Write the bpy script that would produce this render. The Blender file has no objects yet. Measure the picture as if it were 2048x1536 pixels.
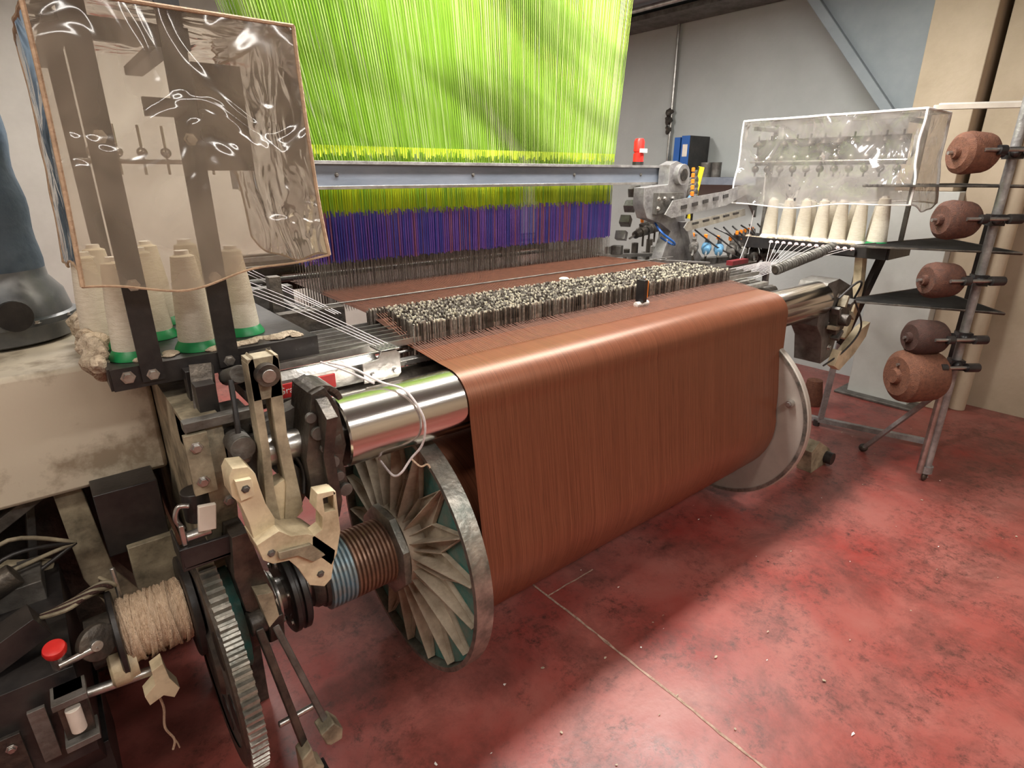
import bpy, math, random
from mathutils import Vector, Matrix, noise
random.seed(7)
H=1.55
col=bpy.context.collection
# ------------------------------------------------------------------ materials
def newmat(name):
    m=bpy.data.materials.new(name); m.use_nodes=True
    nt=m.node_tree; b=nt.nodes['Principled BSDF']; return m,nt,b
def M(name,c1,c2=None,scale=8,rough=.5,metal=0,bump=0,stretch=(1,1,1),lo=.35,hi=.65,bscale=None,detail=6,spec=.5,rot=(0,0,0),tex=False):
    m,nt,b=newmat(name)
    b.inputs['Roughness'].default_value=rough; b.inputs['Metallic'].default_value=metal
    b.inputs['Specular IOR Level'].default_value=spec
    if c2 is None:
        c2=tuple(x*.75 for x in c1)
    tc=nt.nodes.new('ShaderNodeTexCoord'); mp=nt.nodes.new('ShaderNodeMapping')
    if tex: mp.vector_type='TEXTURE'
    mp.inputs['Scale'].default_value=stretch; mp.inputs['Rotation'].default_value=rot
    nt.links.new(tc.outputs['Object'],mp.inputs['Vector'])
    n=nt.nodes.new('ShaderNodeTexNoise'); n.inputs['Scale'].default_value=scale; n.inputs['Detail'].default_value=detail; n.inputs['Roughness'].default_value=.65
    nt.links.new(mp.outputs[0],n.inputs['Vector'])
    r=nt.nodes.new('ShaderNodeValToRGB'); r.color_ramp.elements[0].position=lo; r.color_ramp.elements[1].position=hi
    r.color_ramp.elements[0].color=(*c1,1); r.color_ramp.elements[1].color=(*c2,1)
    nt.links.new(n.outputs['Fac'],r.inputs[0]); nt.links.new(r.outputs[0],b.inputs['Base Color'])
    if bump:
        n2=nt.nodes.new('ShaderNodeTexNoise'); n2.inputs['Scale'].default_value=bscale or scale*4; n2.inputs['Detail'].default_value=4
        nt.links.new(mp.outputs[0],n2.inputs['Vector'])
        bp=nt.nodes.new('ShaderNodeBump'); bp.inputs['Strength'].default_value=bump; bp.inputs['Distance'].default_value=.01
        nt.links.new(n2.outputs['Fac'],bp.inputs['Height']); nt.links.new(bp.outputs[0],b.inputs['Normal'])
    return m
mt={}
mt['black']=M('black_paint',(.012,.011,.012),(.035,.03,.028),12,.38,0,.1)
mt['shelfblack']=M('matte_black_plate',(.015,.014,.014),(.03,.028,.027),12,.85,0,.1,spec=.15)
mt['cream']=M('cream_paint_grimy',(.70,.59,.40),(.32,.25,.15),9,.5,0,.25,lo=.45,hi=.72)
mt['creamdk']=M('cream_dusty',(.46,.39,.27),(.13,.11,.075),10,.6,0,.3)
mt['castgrey']=M('cast_iron_grey',(.20,.19,.175),(.09,.08,.07),14,.5,.5,.3)
mt['castlt']=M('cast_aluminium',(.40,.39,.38),(.22,.21,.21),16,.48,.5,.25)
mt['darkiron']=M('dark_iron',(.045,.04,.037),(.13,.11,.09),14,.45,.6,.3)
mt['steel']=M('brushed_steel',(.55,.54,.52),(.35,.33,.31),20,.32,.9,.1)
mt['chrome']=M('chrome_roller',(.72,.68,.64),(.60,.56,.52),5,.17,1,.03,stretch=(.3,3,3))
mt['barblue']=M('painted_bar_grey',(.26,.29,.35),(.18,.21,.26),10,.35,.35,.1,stretch=(.3,1,1))
mt['teal']=M('teal_paint_worn',(.03,.20,.18),(.16,.20,.17),14,.5,0,.3)
mt['dustal']=M('dusty_aluminium',(.60,.52,.41),(.34,.28,.21),14,.6,.05,.3)
mt['rimsteel']=M('worn_rim_steel',(.45,.42,.37),(.16,.17,.15),16,.4,.75,.2)
mt['discgrey']=M('flange_disc_grey',(.46,.41,.36),(.36,.32,.28),4,.5,.25,.08)
mt['sleevebrown']=M('sleeve_rusty',(.30,.17,.11),(.17,.10,.07),18,.4,.4,.2)
mt['sleeveblue']=M('sleeve_blue_grey',(.20,.34,.42),(.25,.25,.23),18,.45,.3,.2)
mt['twine']=M('jute_twine',(.95,.74,.54),(.68,.48,.32),60,.9,0,.8,stretch=(3,1,1))
mt['rope']=M('white_cord',(.75,.70,.70),(.55,.50,.50),60,.8)
mt['green']=M('plastic_green',(.01,.30,.09),(.01,.20,.06),10,.4)
mt['cone']=M('cone_yarn_white',(.86,.80,.68),(.74,.67,.54),40,.85,0,.5,stretch=(1,1,6))
mt['lint']=M('lint_fluff',(.60,.50,.38),(.36,.28,.20),30,1,0,1,bscale=90)
mt['hose']=M('slate_fabric_hose',(.060,.082,.110),(.10,.125,.155),7,.9,0,.5,spec=.15)
mt['dome']=M('dark_dome',(.07,.08,.09),(.14,.14,.14),8,.35,.2,.1)
mt['red']=M('red_plastic',(.75,.03,.02),(.6,.02,.02),8,.35)
mt['orange']=M('orange_plastic',(.95,.28,.02),(.85,.2,.02),8,.4)
mt['blueplastic']=M('blue_plastic',(.10,.25,.40),(.08,.2,.33),8,.4)
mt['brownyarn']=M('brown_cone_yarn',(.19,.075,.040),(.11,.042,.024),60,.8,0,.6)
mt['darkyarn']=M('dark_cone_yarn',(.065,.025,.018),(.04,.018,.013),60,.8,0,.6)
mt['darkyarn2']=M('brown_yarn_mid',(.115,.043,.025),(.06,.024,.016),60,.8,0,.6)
mt['white']=M('white_enamel',(.85,.82,.78),(.78,.75,.7),6,.5)
mt['pink']=M('ceramic_pink',(.75,.55,.55),(.7,.5,.5),6,.3)
mt['label']=M('paper_label',(.75,.68,.6),(.65,.58,.5),12,.7)
mt['redlabel']=M('red_label',(.65,.03,.03),(.5,.025,.025),12,.4)
mt['darkred']=M('dark_red_paint',(.22,.02,.025),(.12,.015,.02),12,.5)
mt['yellow']=M('yellow_ruler',(.95,.75,.02),(.85,.65,.02),12,.5)
mt['bluefile']=M('blue_binder',(.01,.10,.38),(.01,.08,.32),6,.5)
mt['tan']=M('tan_binding_tape',(.55,.38,.25),(.38,.26,.17),30,.8,0,.4)
mt['whitetape']=M('white_binding_tape',(.88,.86,.84),(.75,.72,.7),30,.8)
mt['lamp']=M('lamp_housing',(.8,.8,.8),None,4,.5)
mt['wiretop']=M('drop_wire_steel',(.72,.68,.62),(.34,.31,.28),90,.35,.6,0)
mt['wiredk']=M('drop_wire_dark',(.25,.22,.19),(.12,.10,.085),60,.4,.6,0)
mt['wiregold']=M('drop_wire_pale',(.90,.86,.74),(.75,.68,.52),90,.4,.1,0)
mt['casing']=M('casing_dusty_cream',(.58,.51,.40),(.30,.24,.17),5,.6,0,.15,lo=.50,hi=.62)
m,nt,b=newmat('fluorescent_tube'); b.inputs['Emission Color'].default_value=(1,.97,.92,1); b.inputs['Emission Strength'].default_value=12; mt['tube']=m
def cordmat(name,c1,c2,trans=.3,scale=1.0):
    m=M(name,c1,c2,scale,.55,0,0,stretch=(2.2,1.5,.30),rot=(0,math.radians(26),0),lo=.50,hi=.60,detail=2,tex=True)  # dark gaps between cord rows painted into the colour as diagonal bands
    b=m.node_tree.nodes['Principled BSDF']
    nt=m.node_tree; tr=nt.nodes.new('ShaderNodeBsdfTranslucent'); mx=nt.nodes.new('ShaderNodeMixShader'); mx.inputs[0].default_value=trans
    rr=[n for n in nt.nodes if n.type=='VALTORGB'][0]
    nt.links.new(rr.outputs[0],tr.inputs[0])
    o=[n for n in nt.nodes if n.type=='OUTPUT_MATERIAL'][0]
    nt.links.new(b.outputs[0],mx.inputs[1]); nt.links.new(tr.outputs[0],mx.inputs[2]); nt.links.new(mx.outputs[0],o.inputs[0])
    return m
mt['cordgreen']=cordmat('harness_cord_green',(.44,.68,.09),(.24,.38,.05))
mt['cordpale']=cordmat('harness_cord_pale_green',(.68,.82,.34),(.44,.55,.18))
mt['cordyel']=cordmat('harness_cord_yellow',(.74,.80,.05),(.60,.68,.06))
mt['purple']=M('tube_violet',(.33,.18,.68),(.24,.13,.58),8,.4)
mt['blueT']=M('tube_blue',(.14,.15,.62),(.11,.11,.52),8,.4)
mt['redT']=M('tube_red',(.50,.20,.30),(.42,.15,.25),8,.4)
def warpmat(name,c1,c2,c3,rough=.40,sx=520,slo=.50,shi=.74,amt=.42):
    m,nt,b=newmat(name)
    tc=nt.nodes.new('ShaderNodeTexCoord')
    def nz(sc,vec,det=1):
        mp=nt.nodes.new('ShaderNodeMapping'); mp.inputs['Scale'].default_value=vec
        n=nt.nodes.new('ShaderNodeTexNoise'); n.inputs['Scale'].default_value=sc; n.inputs['Detail'].default_value=det
        nt.links.new(tc.outputs['Object'],mp.inputs[0]); nt.links.new(mp.outputs[0],n.inputs[0]); return n
    a=nz(1,(sx,.7,1.0)); d=nz(1,(330,2.5,9))
    r=nt.nodes.new('ShaderNodeValToRGB'); r.color_ramp.elements[0].position=.26; r.color_ramp.elements[1].position=.72
    r.color_ramp.elements[0].color=(*c1,1); r.color_ramp.elements[1].color=(*c2,1)
    nt.links.new(a.outputs['Fac'],r.inputs[0])
    r2=nt.nodes.new('ShaderNodeValToRGB'); r2.color_ramp.elements[0].position=slo; r2.color_ramp.elements[1].position=shi
    r2.color_ramp.elements[0].color=(0,0,0,1); r2.color_ramp.elements[1].color=(amt,amt,amt,1)
    nt.links.new(d.outputs['Fac'],r2.inputs[0])
    mx=nt.nodes.new('ShaderNodeMix'); mx.data_type='RGBA'; nt.links.new(r2.outputs[0],mx.inputs[0]); nt.links.new(r.outputs[0],mx.inputs[6]); mx.inputs[7].default_value=(*c3,1)
    nt.links.new(mx.outputs[2],b.inputs['Base Color'])
    bp=nt.nodes.new('ShaderNodeBump'); bp.inputs['Strength'].default_value=.2; bp.inputs['Distance'].default_value=.001
    nt.links.new(a.outputs['Fac'],bp.inputs['Height']); nt.links.new(bp.outputs[0],b.inputs['Normal'])
    b.inputs['Roughness'].default_value=rough; b.inputs['Specular IOR Level'].default_value=.75
    b.inputs['Specular Tint'].default_value=(1,.66,.48,1)
    return m
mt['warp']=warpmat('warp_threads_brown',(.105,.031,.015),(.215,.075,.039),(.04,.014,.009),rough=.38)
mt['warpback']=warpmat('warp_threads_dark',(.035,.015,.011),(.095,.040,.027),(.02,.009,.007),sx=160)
mt['warpthread']=M('warp_thread_raised',(.19,.075,.042),(.11,.045,.027),40,.6)
def plastic(name,tint,haze,hz,bs=.4,sc=4.5):
    m=bpy.data.materials.new(name); m.use_nodes=True; nt=m.node_tree; nt.nodes.clear()
    o=nt.nodes.new('ShaderNodeOutputMaterial'); tr=nt.nodes.new('ShaderNodeBsdfTransparent'); tr.inputs[0].default_value=(*tint,1)
    df=nt.nodes.new('ShaderNodeBsdfDiffuse'); df.inputs[0].default_value=(*hz,1)
    tl=nt.nodes.new('ShaderNodeBsdfTranslucent'); tl.inputs[0].default_value=(*hz,1)
    gl=nt.nodes.new('ShaderNodeBsdfGlossy'); gl.inputs['Roughness'].default_value=.10; gl.inputs[0].default_value=(.95,.95,.95,1)
    tc=nt.nodes.new('ShaderNodeTexCoord'); n=nt.nodes.new('ShaderNodeTexNoise'); n.inputs['Scale'].default_value=sc; n.inputs['Detail'].default_value=2; n.inputs['Distortion'].default_value=1.2
    nt.links.new(tc.outputs['Object'],n.inputs[0])
    bp=nt.nodes.new('ShaderNodeBump'); bp.inputs['Strength'].default_value=bs; bp.inputs['Distance'].default_value=.03; nt.links.new(n.outputs['Fac'],bp.inputs['Height']); nt.links.new(bp.outputs[0],gl.inputs['Normal'])
    a=nt.nodes.new('ShaderNodeMixShader'); a.inputs[0].default_value=.5; nt.links.new(df.outputs[0],a.inputs[1]); nt.links.new(tl.outputs[0],a.inputs[2])
    mr=nt.nodes.new('ShaderNodeMapRange'); mr.inputs[1].default_value=.3; mr.inputs[2].default_value=.72; mr.inputs[3].default_value=haze*.55; mr.inputs[4].default_value=haze*1.5
    nt.links.new(n.outputs['Fac'],mr.inputs[0])
    x=nt.nodes.new('ShaderNodeMixShader'); nt.links.new(mr.outputs[0],x.inputs[0]); nt.links.new(tr.outputs[0],x.inputs[1]); nt.links.new(a.outputs[0],x.inputs[2])
    fr=nt.nodes.new('ShaderNodeFresnel'); fr.inputs[0].default_value=1.5; nt.links.new(bp.outputs[0],fr.inputs['Normal'])
    y=nt.nodes.new('ShaderNodeMixShader'); nt.links.new(fr.outputs[0],y.inputs[0]); nt.links.new(x.outputs[0],y.inputs[1]); nt.links.new(gl.outputs[0],y.inputs[2]); nt.links.new(y.outputs[0],o.inputs[0])
    return m
mt['plasticL']=plastic('clear_vinyl_yellowed',(.92,.86,.77),.40,(.56,.47,.38),1.0,5.5)
mt['plasticR']=plastic('clear_vinyl',(.94,.91,.89),.36,(.66,.62,.60),.8,6)
def floormat():
    m,nt,b=newmat('red_painted_concrete')
    tc=nt.nodes.new('ShaderNodeTexCoord')
    def nz(sc,det=6,dist=0,ro=.6):
        n=nt.nodes.new('ShaderNodeTexNoise'); n.inputs['Scale'].default_value=sc; n.inputs['Detail'].default_value=det; n.inputs['Distortion'].default_value=dist; n.inputs['Roughness'].default_value=ro
        nt.links.new(tc.outputs['Object'],n.inputs[0]); return n
    def ramp(n,p0,c0,p1,c1):
        r=nt.nodes.new('ShaderNodeValToRGB'); r.color_ramp.elements[0].position=p0; r.color_ramp.elements[1].position=p1
        r.color_ramp.elements[0].color=(*c0,1); r.color_ramp.elements[1].color=(*c1,1); nt.links.new(n.outputs['Fac'],r.inputs[0]); return r
    base=ramp(nz(1.9,8,.2),.35,(.27,.040,.032),.68,(.34,.125,.105))
    dk=ramp(nz(2.4,12,.3,.78),.47,(0,0,0),.64,(.85,.85,.85))
    fine=ramp(nz(24,12,.2,.85),.48,(0,0,0),.62,(.85,.85,.85))
    msk=ramp(nz(3.3,8,.3,.75),.44,(0,0,0),.56,(1,1,1))
    mm=nt.nodes.new('ShaderNodeMath'); mm.operation='MULTIPLY'; nt.links.new(fine.outputs[0],mm.inputs[0]); nt.links.new(msk.outputs[0],mm.inputs[1])
    mx=nt.nodes.new('ShaderNodeMix'); mx.data_type='RGBA'; nt.links.new(dk.outputs[0],mx.inputs[0]); nt.links.new(base.outputs[0],mx.inputs[6]); mx.inputs[7].default_value=(.13,.040,.033,1)
    mx2=nt.nodes.new('ShaderNodeMix'); mx2.data_type='RGBA'; nt.links.new(mm.outputs[0],mx2.inputs[0]); nt.links.new(mx.outputs[2],mx2.inputs[6]); mx2.inputs[7].default_value=(.040,.021,.018,1)
    nt.links.new(mx2.outputs[2],b.inputs['Base Color'])
    rr=nt.nodes.new('ShaderNodeMapRange'); rr.inputs[3].default_value=.22; rr.inputs[4].default_value=.52; nt.links.new(nz(5,6).outputs['Fac'],rr.inputs[0]); nt.links.new(rr.outputs[0],b.inputs['Roughness'])
    bp=nt.nodes.new('ShaderNodeBump'); bp.inputs['Strength'].default_value=.15; bp.inputs['Distance'].default_value=.004; nt.links.new(nz(40).outputs['Fac'],bp.inputs['Height']); nt.links.new(bp.outputs[0],b.inputs['Normal'])
    return m
mt['floor']=floormat()
mt['wallgrey']=M('wall_plaster_grey',(.48,.50,.49),(.42,.44,.43),1.5,.8,0,.15,bscale=40)
mt['wallcream']=M('wall_plaster_cream',(.52,.43,.32),(.43,.35,.25),2.5,.8,0,.15,bscale=40)
mt['wallstain']=M('column_grey',(.24,.27,.29),(.19,.22,.24),3,.6,0,.1)
mt['colwhite']=M('column_white',(.55,.56,.53),(.46,.47,.44),3,.7,0,.1)
mt['ceil']=M('ceiling_grey',(.30,.33,.36),(.25,.28,.31),2,.8)
mt['wallwhite']=M('wall_white',(.60,.57,.52),(.50,.47,.43),2,.8)
mt['joint']=M('joint_filler',(.48,.34,.26),(.24,.14,.10),30,.8,0,.4)

# ------------------------------------------------------------------ mesh builder
class MB:
    def __init__(s,name): s.n=name; s.v=[]; s.f=[]; s.mi=[]; s.sm=[]; s.ms=[]
    def _m(s,k):
        if k not in s.ms: s.ms.append(k)
        return s.ms.index(k)
    def add(s,vs,fs,mat,smooth=False):
        o=len(s.v); s.v+= [tuple(x) for x in vs]; i=s._m(mat)
        for f in fs: s.f.append([o+k for k in f]); s.mi.append(i); s.sm.append(smooth)
    def box(s,x0,x1,y0,y1,z0,z1,mat):
        v=[(x,y,z) for x in (x0,x1) for y in (y0,y1) for z in (z0,z1)]
        s.add(v,[(0,1,3,2),(4,6,7,5),(0,4,5,1),(2,3,7,6),(0,2,6,4),(1,5,7,3)],mat)
    def obox(s,c,size,rot,mat):
        R=Matrix.Rotation(rot[2],3,'Z')@Matrix.Rotation(rot[1],3,'Y')@Matrix.Rotation(rot[0],3,'X')
        v=[Vector(c)+R@Vector((x*size[0]/2,y*size[1]/2,z*size[2]/2)) for x in (-1,1) for y in (-1,1) for z in (-1,1)]
        s.add(v,[(0,1,3,2),(4,6,7,5),(0,4,5,1),(2,3,7,6),(0,2,6,4),(1,5,7,3)],mat)
    def bar(s,a,b,w,t,mat,up=(0,0,1)):
        a=Vector(a);b=Vector(b);d=(b-a).normalized(); sd=d.cross(Vector(up))
        if sd.length<1e-3: sd=d.cross(Vector((0,1,0)))
        sd.normalize(); n=sd.cross(d)
        v=[p+sd*i*w/2+n*j*t/2 for p in (a,b) for i,j in ((-1,-1),(1,-1),(1,1),(-1,1))]
        s.add(v,[(0,1,2,3),(7,6,5,4),(0,4,5,1),(1,5,6,2),(2,6,7,3),(3,7,4,0)],mat)
    def lathe(s,o,d,prof,mat,seg=32,mats=None,phase=0,caps=True):
        o=Vector(o); q=Vector(d).normalized().to_track_quat('Z','Y'); vs=[]
        if abs(prof[0][1]-prof[-1][1])<1e-6 and abs(prof[0][0]-prof[-1][0])<1e-6: caps=False
        for t,r in prof:
            for k in range(seg):
                a=2*math.pi*k/seg+phase; vs.append(o+q@Vector((r*math.cos(a),r*math.sin(a),t)))
        off=len(s.v); s.v+=[tuple(x) for x in vs]
        for i in range(len(prof)-1):
            mm=s._m(mats[i] if mats else mat)
            for k in range(seg):
                k2=(k+1)%seg
                s.f.append([off+i*seg+k,off+i*seg+k2,off+(i+1)*seg+k2,off+(i+1)*seg+k]); s.mi.append(mm); s.sm.append(seg>8)
        if caps:
          for i,rev in ((0,True),(len(prof)-1,False)):
            if prof[i][1]>1e-5:
                ff=[off+i*seg+k for k in range(seg)]
                if rev: ff.reverse()
                s.f.append(ff); s.mi.append(s._m(mats[min(i,len(prof)-2)] if mats else mat)); s.sm.append(False)
    def cyl(s,a,b,r,mat,seg=20,r2=None):
        a=Vector(a);b=Vector(b); L=(b-a).length
        s.lathe(a,b-a,[(0,r),(L,r if r2 is None else r2)],mat,seg)
    def prism(s,poly,axis,a0,a1,mat):
        n=len(poly)
        def P(p,a):
            if axis=='y': return (p[0],a,p[1])
            if axis=='x': return (a,p[0],p[1])
            return (p[0],p[1],a)
        vs=[P(p,a0) for p in poly]+[P(p,a1) for p in poly]
        fs=[list(range(n)),list(range(2*n-1,n-1,-1))]+[(i,i+n,(i+1)%n+n,(i+1)%n) for i in range(n)]
        s.add(vs,fs,mat)
    def tube(s,pts,r,mat,seg=8,closed=False,smoothn=0):
        pts=[Vector(p) for p in pts]
        if smoothn:
            out=[]
            n=len(pts)
            for i in range(n-1):
                p0=pts[max(i-1,0)];p1=pts[i];p2=pts[i+1];p3=pts[min(i+2,n-1)]
                for j in range(smoothn):
                    t=j/smoothn
                    out.append(.5*((2*p1)+(-p0+p2)*t+(2*p0-5*p1+4*p2-p3)*t*t+(-p0+3*p1-3*p2+p3)*t**3))
            out.append(pts[-1]); pts=out
        n=len(pts); off=len(s.v); mi=s._m(mat)
        prev=None
        for i,p in enumerate(pts):
            if closed: d=pts[(i+1)%n]-pts[i-1]
            else: d=pts[min(i+1,n-1)]-pts[max(i-1,0)]
            d.normalize()
            if prev is None:
                a=d.orthogonal().normalized()
            else:
                a=(prev-d*prev.dot(d))
                if a.length<1e-5: a=d.orthogonal()
                a.normalize()
            prev=a; bb=d.cross(a)
            for k in range(seg):
                an=2*math.pi*k/seg; s.v.append(tuple(p+(a*math.cos(an)+bb*math.sin(an))*r))
        for i in range(n if closed else n-1):
            j=(i+1)%n
            for k in range(seg):
                k2=(k+1)%seg
                s.f.append([off+i*seg+k,off+i*seg+k2,off+j*seg+k2,off+j*seg+k]); s.mi.append(mi); s.sm.append(seg>4)
        if not closed:
            s.f.append([off+k for k in range(seg)][::-1]); s.mi.append(mi); s.sm.append(False)
            s.f.append([off+(n-1)*seg+k for k in range(seg)]); s.mi.append(mi); s.sm.append(False)
    def sphere(s,c,r,mat,seg=16,rings=8,sc=(1,1,1),jit=0):
        vs=[];c=Vector(c)
        for i in range(rings+1):
            th=math.pi*i/rings
            for k in range(seg):
                a=2*math.pi*k/seg
                v=Vector((math.sin(th)*math.cos(a)*sc[0],math.sin(th)*math.sin(a)*sc[1],math.cos(th)*sc[2]))*r
                if jit: v*=1+jit*noise.noise((c+v)*30)*2
                vs.append(c+v)
        fs=[]
        for i in range(rings):
            for k in range(seg):
                k2=(k+1)%seg; fs.append((i*seg+k,(i+1)*seg+k,(i+1)*seg+k2,i*seg+k2))
        s.add(vs,fs,mat,True)
    def bolt(s,c,d,r=.008,mat='steel'):
        c=Vector(c); s.lathe(c,d,[(0,r*1.5),(r*.25,r*1.5),(r*.26,r),(r*1.1,r)],mat,6)
    def grid(s,fn,nu,nv,mat,smooth=True):
        vs=[fn(i/nu,j/nv) for j in range(nv+1) for i in range(nu+1)]
        fs=[(j*(nu+1)+i,j*(nu+1)+i+1,(j+1)*(nu+1)+i+1,(j+1)*(nu+1)+i) for j in range(nv) for i in range(nu)]
        s.add(vs,fs,mat,smooth)
    def done(s,parent=None,bevel=0,loc=(0,0,0)):
        me=bpy.data.meshes.new(s.n); me.from_pydata(s.v,[],s.f)
        for k in s.ms: me.materials.append(mt[k])
        me.polygons.foreach_set('material_index',s.mi); me.polygons.foreach_set('use_smooth',s.sm)
        me.update()
        me.set_sharp_from_angle(angle=math.radians(38))
        o=bpy.data.objects.new(s.n,me); col.objects.link(o); o.location=loc
        if bevel:
            b=o.modifiers.new('bevel','BEVEL'); b.width=bevel; b.segments=2; b.limit_method='ANGLE'; b.angle_limit=math.radians(40)
        if parent: o.parent=parent
        return o
def empty(name,loc=(0,0,0)):
    e=bpy.data.objects.new(name,None); col.objects.link(e); e.location=loc; return e
def text(body,name,loc,rot,size,mat,parent=None,ext=.0004):
    c=bpy.data.curves.new(name,'FONT'); c.body=body; c.size=size; c.extrude=ext; c.materials.append(mt[mat])
    o=bpy.data.objects.new(name,c); col.objects.link(o); o.location=loc; o.rotation_euler=rot
    if parent: o.parent=parent
    return o

# ------------------------------------------------------------------ room
CZ=2.9
b=MB('floor'); b.box(-3,5.05,-2.5,5.6,-.1,0,'floor'); b.done()
b=MB('ceiling'); b.box(-3,5.05,-2.5,5.6,CZ,CZ+.1,'ceil'); b.done()
b=MB('wall_right'); b.box(4.95,5.05,1.45,5.6,0,CZ,'wallgrey'); b.box(4.95,5.05,-2.5,1.45,0,CZ,'wallcream'); b.done()
b=MB('wall_back'); b.box(-3,5.05,5.5,5.6,0,CZ,'wallwhite'); b.done()
b=MB('wall_left'); b.box(-3.1,-3,-2.5,5.6,0,CZ,'wallwhite'); b.done()
b=MB('wall_front'); b.box(-3,5.05,-2.6,-2.5,0,CZ,'wallcream'); b.done()
b=MB('portal_column')
b.box(4.55,4.95,1.16,1.56,0,1.45,'colwhite'); b.box(4.55,4.95,1.20,1.53,1.45,2.9,'wallcream')
b.prism([(1.53,1.80),(2.42,2.9),(1.53,2.9)],'x',4.60,4.88,'wallstain')
b.prism([(1.53,1.74),(1.56,1.76),(2.50,2.9),(2.42,2.9),(1.53,1.82)],'x',4.55,4.95,'wallstain')
b.box(4.47,4.95,1.10,1.62,0,.02,'castgrey')
b.done(bevel=.005)
b=MB('pilaster')
b.box(4.66,4.95,.98,1.16,0,2.9,'wallcream'); b.cyl((4.80,.93,0),(4.80,.93,2.9),.05,'wallcream',20)
b.done(bevel=.005)
b=MB('ceiling_cable_tray'); b.box(4.55,4.93,1.6,5.4,2.82,2.86,'castgrey'); b.cyl((4.4,2.2,2.86),(4.4,5.4,2.86),.02,'steel',10); b.done()
b=MB('wall_conduit')
b.cyl((4.92,3.66,1.45),(4.92,3.66,2.9),.014,'steel',10)
for z in (1.95,2.03,2.10): b.sphere((4.9,3.67,z),.035,'darkiron',10,6,jit=.4)
b.box(4.87,4.95,3.62,3.70,1.42,1.52,'castgrey')
b.done()
b=MB('floor_joint_strip')
def jf(u,v):
    y=-1.2+u*5.0; return (1.265+(v-.5)*.009+.006*noise.noise(Vector((y*3,0,0)))+(v-.5)*.010*noise.noise(Vector((y*20,v*3,1))),y,.0015)
b.grid(jf,200,1,'joint',False)
b.grid(lambda u,v:(1.27+u*.25,1.33+(v-.5)*.006+.004*noise.noise(Vector((u*4,2,0))),.0015),20,1,'joint',False)
b.done()
b=MB('lint_scraps')
for i in range(90):
    x=random.uniform(.3,4.2); y=random.uniform(.1,1.6) if x<2.4 else random.uniform(-.2,1.6)
    r=random.uniform(.003,.009)*(1.9 if i%13==0 else 1); n=random.randint(4,7); a0=random.random()*6
    st=random.uniform(.25,1)
    vs=[(x+r*random.uniform(.5,1.2)*math.cos(a0+6.283*k/n),y+r*st*random.uniform(.5,1.2)*math.sin(a0+6.283*k/n),.002+random.random()*.004) for k in range(n)]
    b.add(vs,[list(range(n))],'lint' if i%3 else 'white')
b.done()

# ------------------------------------------------------------------ warp beam
YC,ZC=1.40,.47
wb=empty('warp_beam')
def ringpt(r,a): return (YC+r*math.sin(a),ZC+r*math.cos(a))
b=MB('flange_near')
R=.41
b.lathe((.718,YC,ZC),(1,0,0),[(0,.05),(0,R-.018),(.024,R-.018),(.024,.05)],'teal',96)
b.lathe((.69,YC,ZC),(1,0,0),[(0,R-.014),(0,R),(.055,R),(.055,R-.014),(.0,R-.014)],'rimsteel',96)
NS=18
poly=[]
for k in range(NS*2):
    poly.append(ringpt(.385 if k%2==0 else .235,math.pi*k/NS))
b.prism(poly,'x',.712,.7185,'dustal')
def rib(a0,r0,h0,a1,r1,h1,th=.0026,m='dustal'):
    y0,z0=ringpt(r0,a0); y1,z1=ringpt(r1,a1)
    d=Vector((y1-y0,z1-z0)).normalized(); t=Vector((-d.y,d.x))*th
    vs=[]
    for (yy,zz,h) in ((y0,z0,h0),(y1,z1,h1)):
        for sgn in (-1,1):
            vs.append((.714,yy+t.x*sgn,zz+t.y*sgn)); vs.append((.714-h,yy+t.x*sgn*.5,zz+t.y*sgn*.5))
    b.add(vs,[(0,1,3,2),(4,6,7,5),(0,4,5,1),(2,3,7,6),(1,5,7,3)],m)
for k in range(NS*2):
    a=math.pi*k/NS
    if k%2==0: rib(a,.12,.050,a,.388,.024)
    else: rib(a,.12,.044,a,.240,.016)
    a2=math.pi*(k+1)/NS
    rib(a,.388 if k%2==0 else .235,.012,a2,.235 if k%2==0 else .388,.012)
b.lathe((.66,YC,ZC),(1,0,0),[(0,.10),(0,.125),(.055,.14)],'dustal',48)
b.done(wb)
b=MB('flange_far')
RF=.44; FX=2.455
b.lathe((FX,YC,ZC),(1,0,0),[(0,.05),(0,RF-.004),(.004,RF),(.03,RF),(.034,RF-.004),(.034,.05)],'discgrey',96)
b.lathe((FX-.004,YC,ZC),(1,0,0),[(0,RF-.02),(0,RF-.005),(.006,RF-.004)],'rimsteel',96,caps=False)
b.cyl((FX-.03,1.05,.60),(FX,1.05,.60),.016,'steel',12); b.bolt((FX-.025,1.05,.60),(-1,0,0),.01,'steel')
b.cyl((FX,YC,ZC),(2.98,YC,ZC),.07,'darkiron',24)
b.done(wb)
RB=.30
b=MB('yarn_roll'); b.lathe((.746,YC,ZC),(1,0,0),[(0,.10),(0,RB-.005),(.02,RB),(1.68,RB),(1.70,RB-.005),(1.70,.1)],'warp',96); b.done(wb)
b=MB('threaded_sleeve')
prof=[];ms=[]
n=16
for i in range(n):
    for dx,r in ((0,.092),(.003,.099),(.009,.099),(.012,.092)):
        prof.append((i*.0127+dx,r)); ms.append('sleeveblue' if i<6 else 'sleevebrown')
b.lathe((.432,YC,ZC),(1,0,0),prof,None,48,mats=ms)
b.lathe((.630,YC,ZC),(1,0,0),[(0,.132),(.004,.140),(.024,.140),(.028,.132)],'rimsteel',8,phase=math.pi/8)
b.lathe((.392,YC,ZC),(1,0,0),[(0,.05),(0,.07),(.012,.078),(.028,.078),(.03,.085),(.042,.088)],'darkiron',40)
b.done(wb,bevel=.001)
b=MB('shaft_collars')
b.cyl((.13,YC,ZC),(.44,YC,ZC),.045,'steel',32)
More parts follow.
